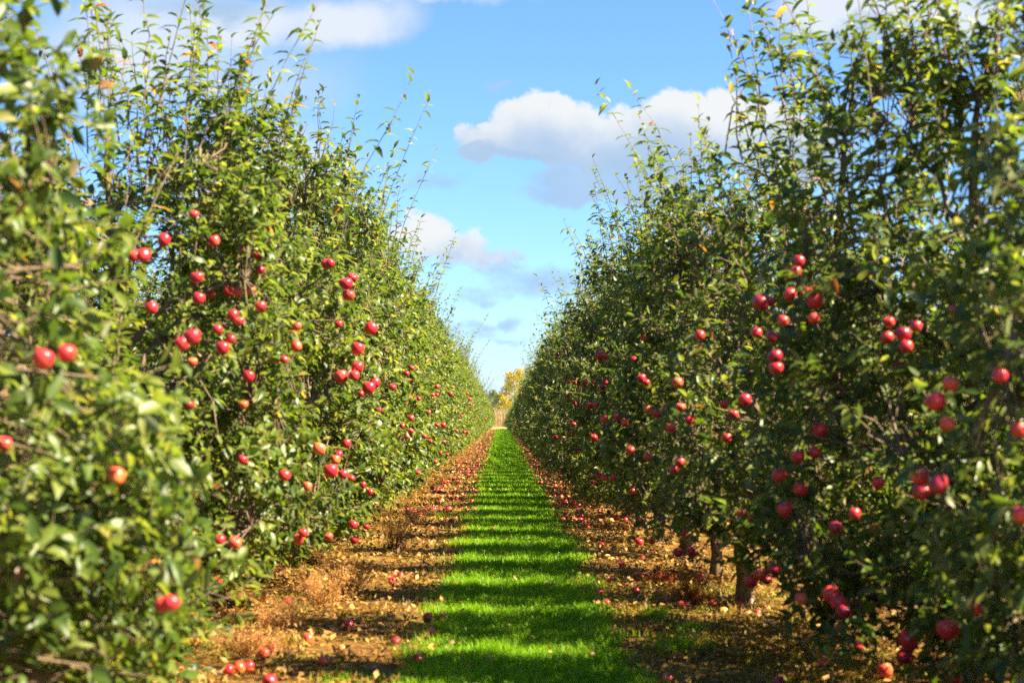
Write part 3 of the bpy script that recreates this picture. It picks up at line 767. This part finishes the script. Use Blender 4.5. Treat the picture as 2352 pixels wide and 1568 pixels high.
def bgx(px, y): return ray(px, 900)[0] * y
far_tree('yellow_tree', bgx(1188, 335), 335, 10.8, 4.0, M_YELLOW, 'tall golden yellow autumn tree at the end of the path', 51, .14, 6500, .46, 19, flat=.6)
far_tree('yellow_tree', bgx(1160, 326), 326, 5.2, 1.9, M_YELLOW, 'low yellow tree in front of the tall golden one', 52, .12, 1300, .42, 8)
far_tree('olive_tree', bgx(1156, 345), 345, 7.2, 2.3, M_OLIVE, 'olive green tree turning yellow, left of the tall golden tree', 53, .1, 1800, .45, 9)
far_tree('green_tree', bgx(1145, 352), 352, 6.4, 2.4, M_DARK, 'dark green bushy tree behind the olive one', 54, .05, 1800, .5, 9)
far_tree('green_tree', bgx(1126, 348), 348, 6.6, 2.2, M_DARK, 'dark green tree half hidden by the end of the left row', 55, .05, 1800, .5, 9)
far_tree('green_tree', bgx(1210, 350), 350, 6.8, 2.6, M_OLIVE, 'olive tree half hidden by the end of the right row', 56, .05, 1800, .5, 9)
for i, px in enumerate((900, 980, 1060, 1290, 1380, 1470)):
    far_tree('green_tree', bgx(px, 350), 350 + (i % 3) * 5, 6.5 + (i % 2) * 1.5, 4.2, M_DARK, f'dark distant tree hidden behind the {"left" if px < 1152 else "right"} row', 60 + i, .03, 1500, .7, 10)
for i, (px, mt_, h_, w_) in enumerate(((1122, M_DARK, 3.2, 1.7), (1138, M_DARK, 3.4, 1.9), (1153, M_DARK, 3.0, 1.6), (1168, M_OLIVE, 3.2, 1.8))):
    far_tree('shrub', bgx(px, 318), 318 + i, h_, w_, mt_, ('dark', 'dark', 'dark', 'olive')[i] + ' shrub behind the reeds, ' + ('by the end of the left row', 'second from the left row', 'third from the left row', 'nearest the right row')[i], 80 + i, .02, 900, .4, 7, 'shrub')

# ------------------------------------------------------------------ sun and sky
EL, AZ = R(44), R(18)                                           # from the right, a little from behind the camera
to_sun = Vector((math.cos(EL) * math.cos(AZ), -math.cos(EL) * math.sin(AZ), math.sin(EL)))
sd = bpy.data.lights.new('sun', 'SUN'); so = bpy.data.objects.new('sun', sd); COL.objects.link(so)
sd.energy = 4.8; sd.angle = R(.53); sd.color = (1, .875, .62)
so.rotation_euler = to_sun.to_track_quat('Z', 'Y').to_euler(); so.location = (20, -5, 30)

w = bpy.data.worlds.new('World'); sc.world = w; w.use_nodes = True
t = NT(w.node_tree); bg = t.n['Background']
sky = t.new('ShaderNodeTexSky', sky_type='NISHITA')
sky.sun_disc = False; sky.sun_elevation = EL; sky.sun_rotation = math.atan2(to_sun.x, to_sun.y)
sky.air_density = 1.0; sky.dust_density = .25; sky.ozone_density = 3.0; sky.altitude = 300
tc = t.new('ShaderNodeTexCoord').outputs['Generated']
sp = t.new('ShaderNodeSeparateXYZ'); t.l.new(tc, sp.inputs[0])
dy = t.math('ADD', t.math('ABSOLUTE', sp.outputs['Y']), .05)
u = t.math('DIVIDE', sp.outputs['X'], dy); v = t.math('DIVIDE', sp.outputs['Z'], dy)
cb = t.new('ShaderNodeCombineXYZ'); t.l.new(u, cb.inputs[0]); t.l.new(v, cb.inputs[1])
UV = cb.outputs[0]
# soft and billowy distortion of the cloud shapes
d1 = t.vec('SCALE', t.vec('SUBTRACT', t.noise(UV, 30, 5, .55, 'Color'), (.5, .5, .5)), .030)
d2 = t.vec('SCALE', t.vec('SUBTRACT', t.noise(UV, 11, 3, .5, 'Color'), (.5, .5, .5)), .030)
UVd = t.vec('ADD', UV, t.vec('MULTIPLY', t.vec('ADD', d1, d2), (1, 1, 0)))
k_ = F * 1.05
def field(lumps):
    out = None
    for cx, cy, rx, ry, hard in lumps:
        c = ((cx - VX) / k_, (HY - cy) / k_, 0)
        q = t.vec('MULTIPLY', t.vec('SUBTRACT', UVd, c), (k_ / rx, k_ / ry, 0))
        f = t.math('MULTIPLY', t.math('SUBTRACT', 1.0, t.vec('DOT_PRODUCT', q, q)), hard)
        out = f if out is None else t.math('MAXIMUM', out, f)
    return out
white = field([(1120, 325, 95, 48, 1), (1205, 285, 85, 75, 1), (1300, 305, 110, 75, 1), (1370, 315, 100, 70, 1), (1450, 290, 90, 75, 1), (1560, 265, 100, 85, 1), (1670, 265, 110, 90, 1), (1780, 300, 110, 90, 1), (1880, 350, 130, 90, 1), (1500, 340, 190, 40, 1),
               (965, 545, 75, 70, .6), (1040, 570, 90, 55, .55), (1130, 600, 85, 45, .5), (870, 560, 90, 60, .6)])
soft = field([(640, 400, 200, 120, .8), (480, 420, 160, 100, .7), (560, 50, 300, 85, .9), (800, 50, 190, 75, 1), (1000, -5, 230, 32, .7), (2000, 10, 270, 85, 1.3), (2200, 50, 200, 85, 1), (300, 100, 320, 180, .8), (600, 190, 260, 120, .5), (1150, 880, 600, 110, .45)])
grey = field([(1370, 412, 160, 52, 1), (1480, 385, 150, 45, .9), (1290, 445, 90, 32, .6), (1085, 335, 70, 26, .9), (1190, 352, 120, 14, .6),
              (1200, 655, 160, 40, .36), (1290, 640, 120, 32, .32), (1100, 680, 80, 22, .3), (1095, 742, 60, 20, .28), (1165, 738, 45, 18, .36), (1150, 780, 110, 14, .24),
              (1010, 405, 80, 22, .22), (1990, 60, 190, 26, .4), (500, 20, 200, 40, .4), (1120, 195, 40, 16, .3), (1000, 760, 200, 30, .3)])
white = t.math('ADD', white, t.math('MULTIPLY', t.math('SUBTRACT', t.noise(UV, 62, 8, .68), .5), 1.5))
grey = t.math('ADD', grey, t.math('MULTIPLY', t.math('SUBTRACT', t.noise(t.vec('MULTIPLY', UV, (1, 2.2, 1)), 34, 5, .6), .5), 1.0))
br = t.noise(t.vec('ADD', UV, (.006, -.012, 0)), 26, 4, .5)
vv = t.math('ADD', v, t.math('MULTIPLY', t.math('SUBTRACT', br, .5), .05))
lit = t.mix(t.math('GREATER_THAN', v, .131), t.smooth(vv, .076, .104), t.smooth(vv, .143, .176))
wcol = t.mix(lit, (1.7, 2.28, 3.1, 1), (3.35, 3.42, 3.42, 1))
gcol = t.mix(br, (1.3, 1.98, 2.95, 1), (1.85, 2.5, 3.22, 1))
# clear sky: nishita pulled a little towards a deeper blue
skyc = t.mix(1.0, sky.outputs[0], (.51, .685, .91, 1), 'MULTIPLY')
up = t.math('GREATER_THAN', sp.outputs['Z'], 0.0)
wm = t.math('MULTIPLY', t.smooth(white, .0, .42), .97); gm = t.math('MULTIPLY', t.smooth(grey, -.08, .5), .88)
sm = t.math('MULTIPLY', t.smooth(t.math('ADD', soft, t.math('MULTIPLY', t.math('SUBTRACT', br, .5), .5)), -.15, .95), .88)
c0 = t.mix(t.math('MULTIPLY', sm, up), skyc, t.mix(t.smooth(soft, .2, .9), (2.35, 2.75, 3.45, 1), (3.2, 3.35, 3.45, 1)))
c1 = t.mix(t.math('MULTIPLY', wm, up), c0, wcol)
c2 = t.mix(t.math('MULTIPLY', gm, up), c1, gcol)
t.put(bg.inputs['Color'], c2); bg.inputs['Strength'].default_value = .050

sc.view_settings.view_transform = 'Standard'; sc.view_settings.look = 'None'
sc.view_settings.exposure = 2.46; sc.view_settings.gamma = 1; sc.view_settings.use_curve_mapping = False
sc.render.engine = 'CYCLES'
sc.cycles.use_denoising = False
sc.cycles.max_bounces = 7; sc.cycles.diffuse_bounces = 4; sc.cycles.transmission_bounces = 4; sc.cycles.glossy_bounces = 2
sc.cycles.sample_clamp_indirect = 6
sc.render.film_transparent = False
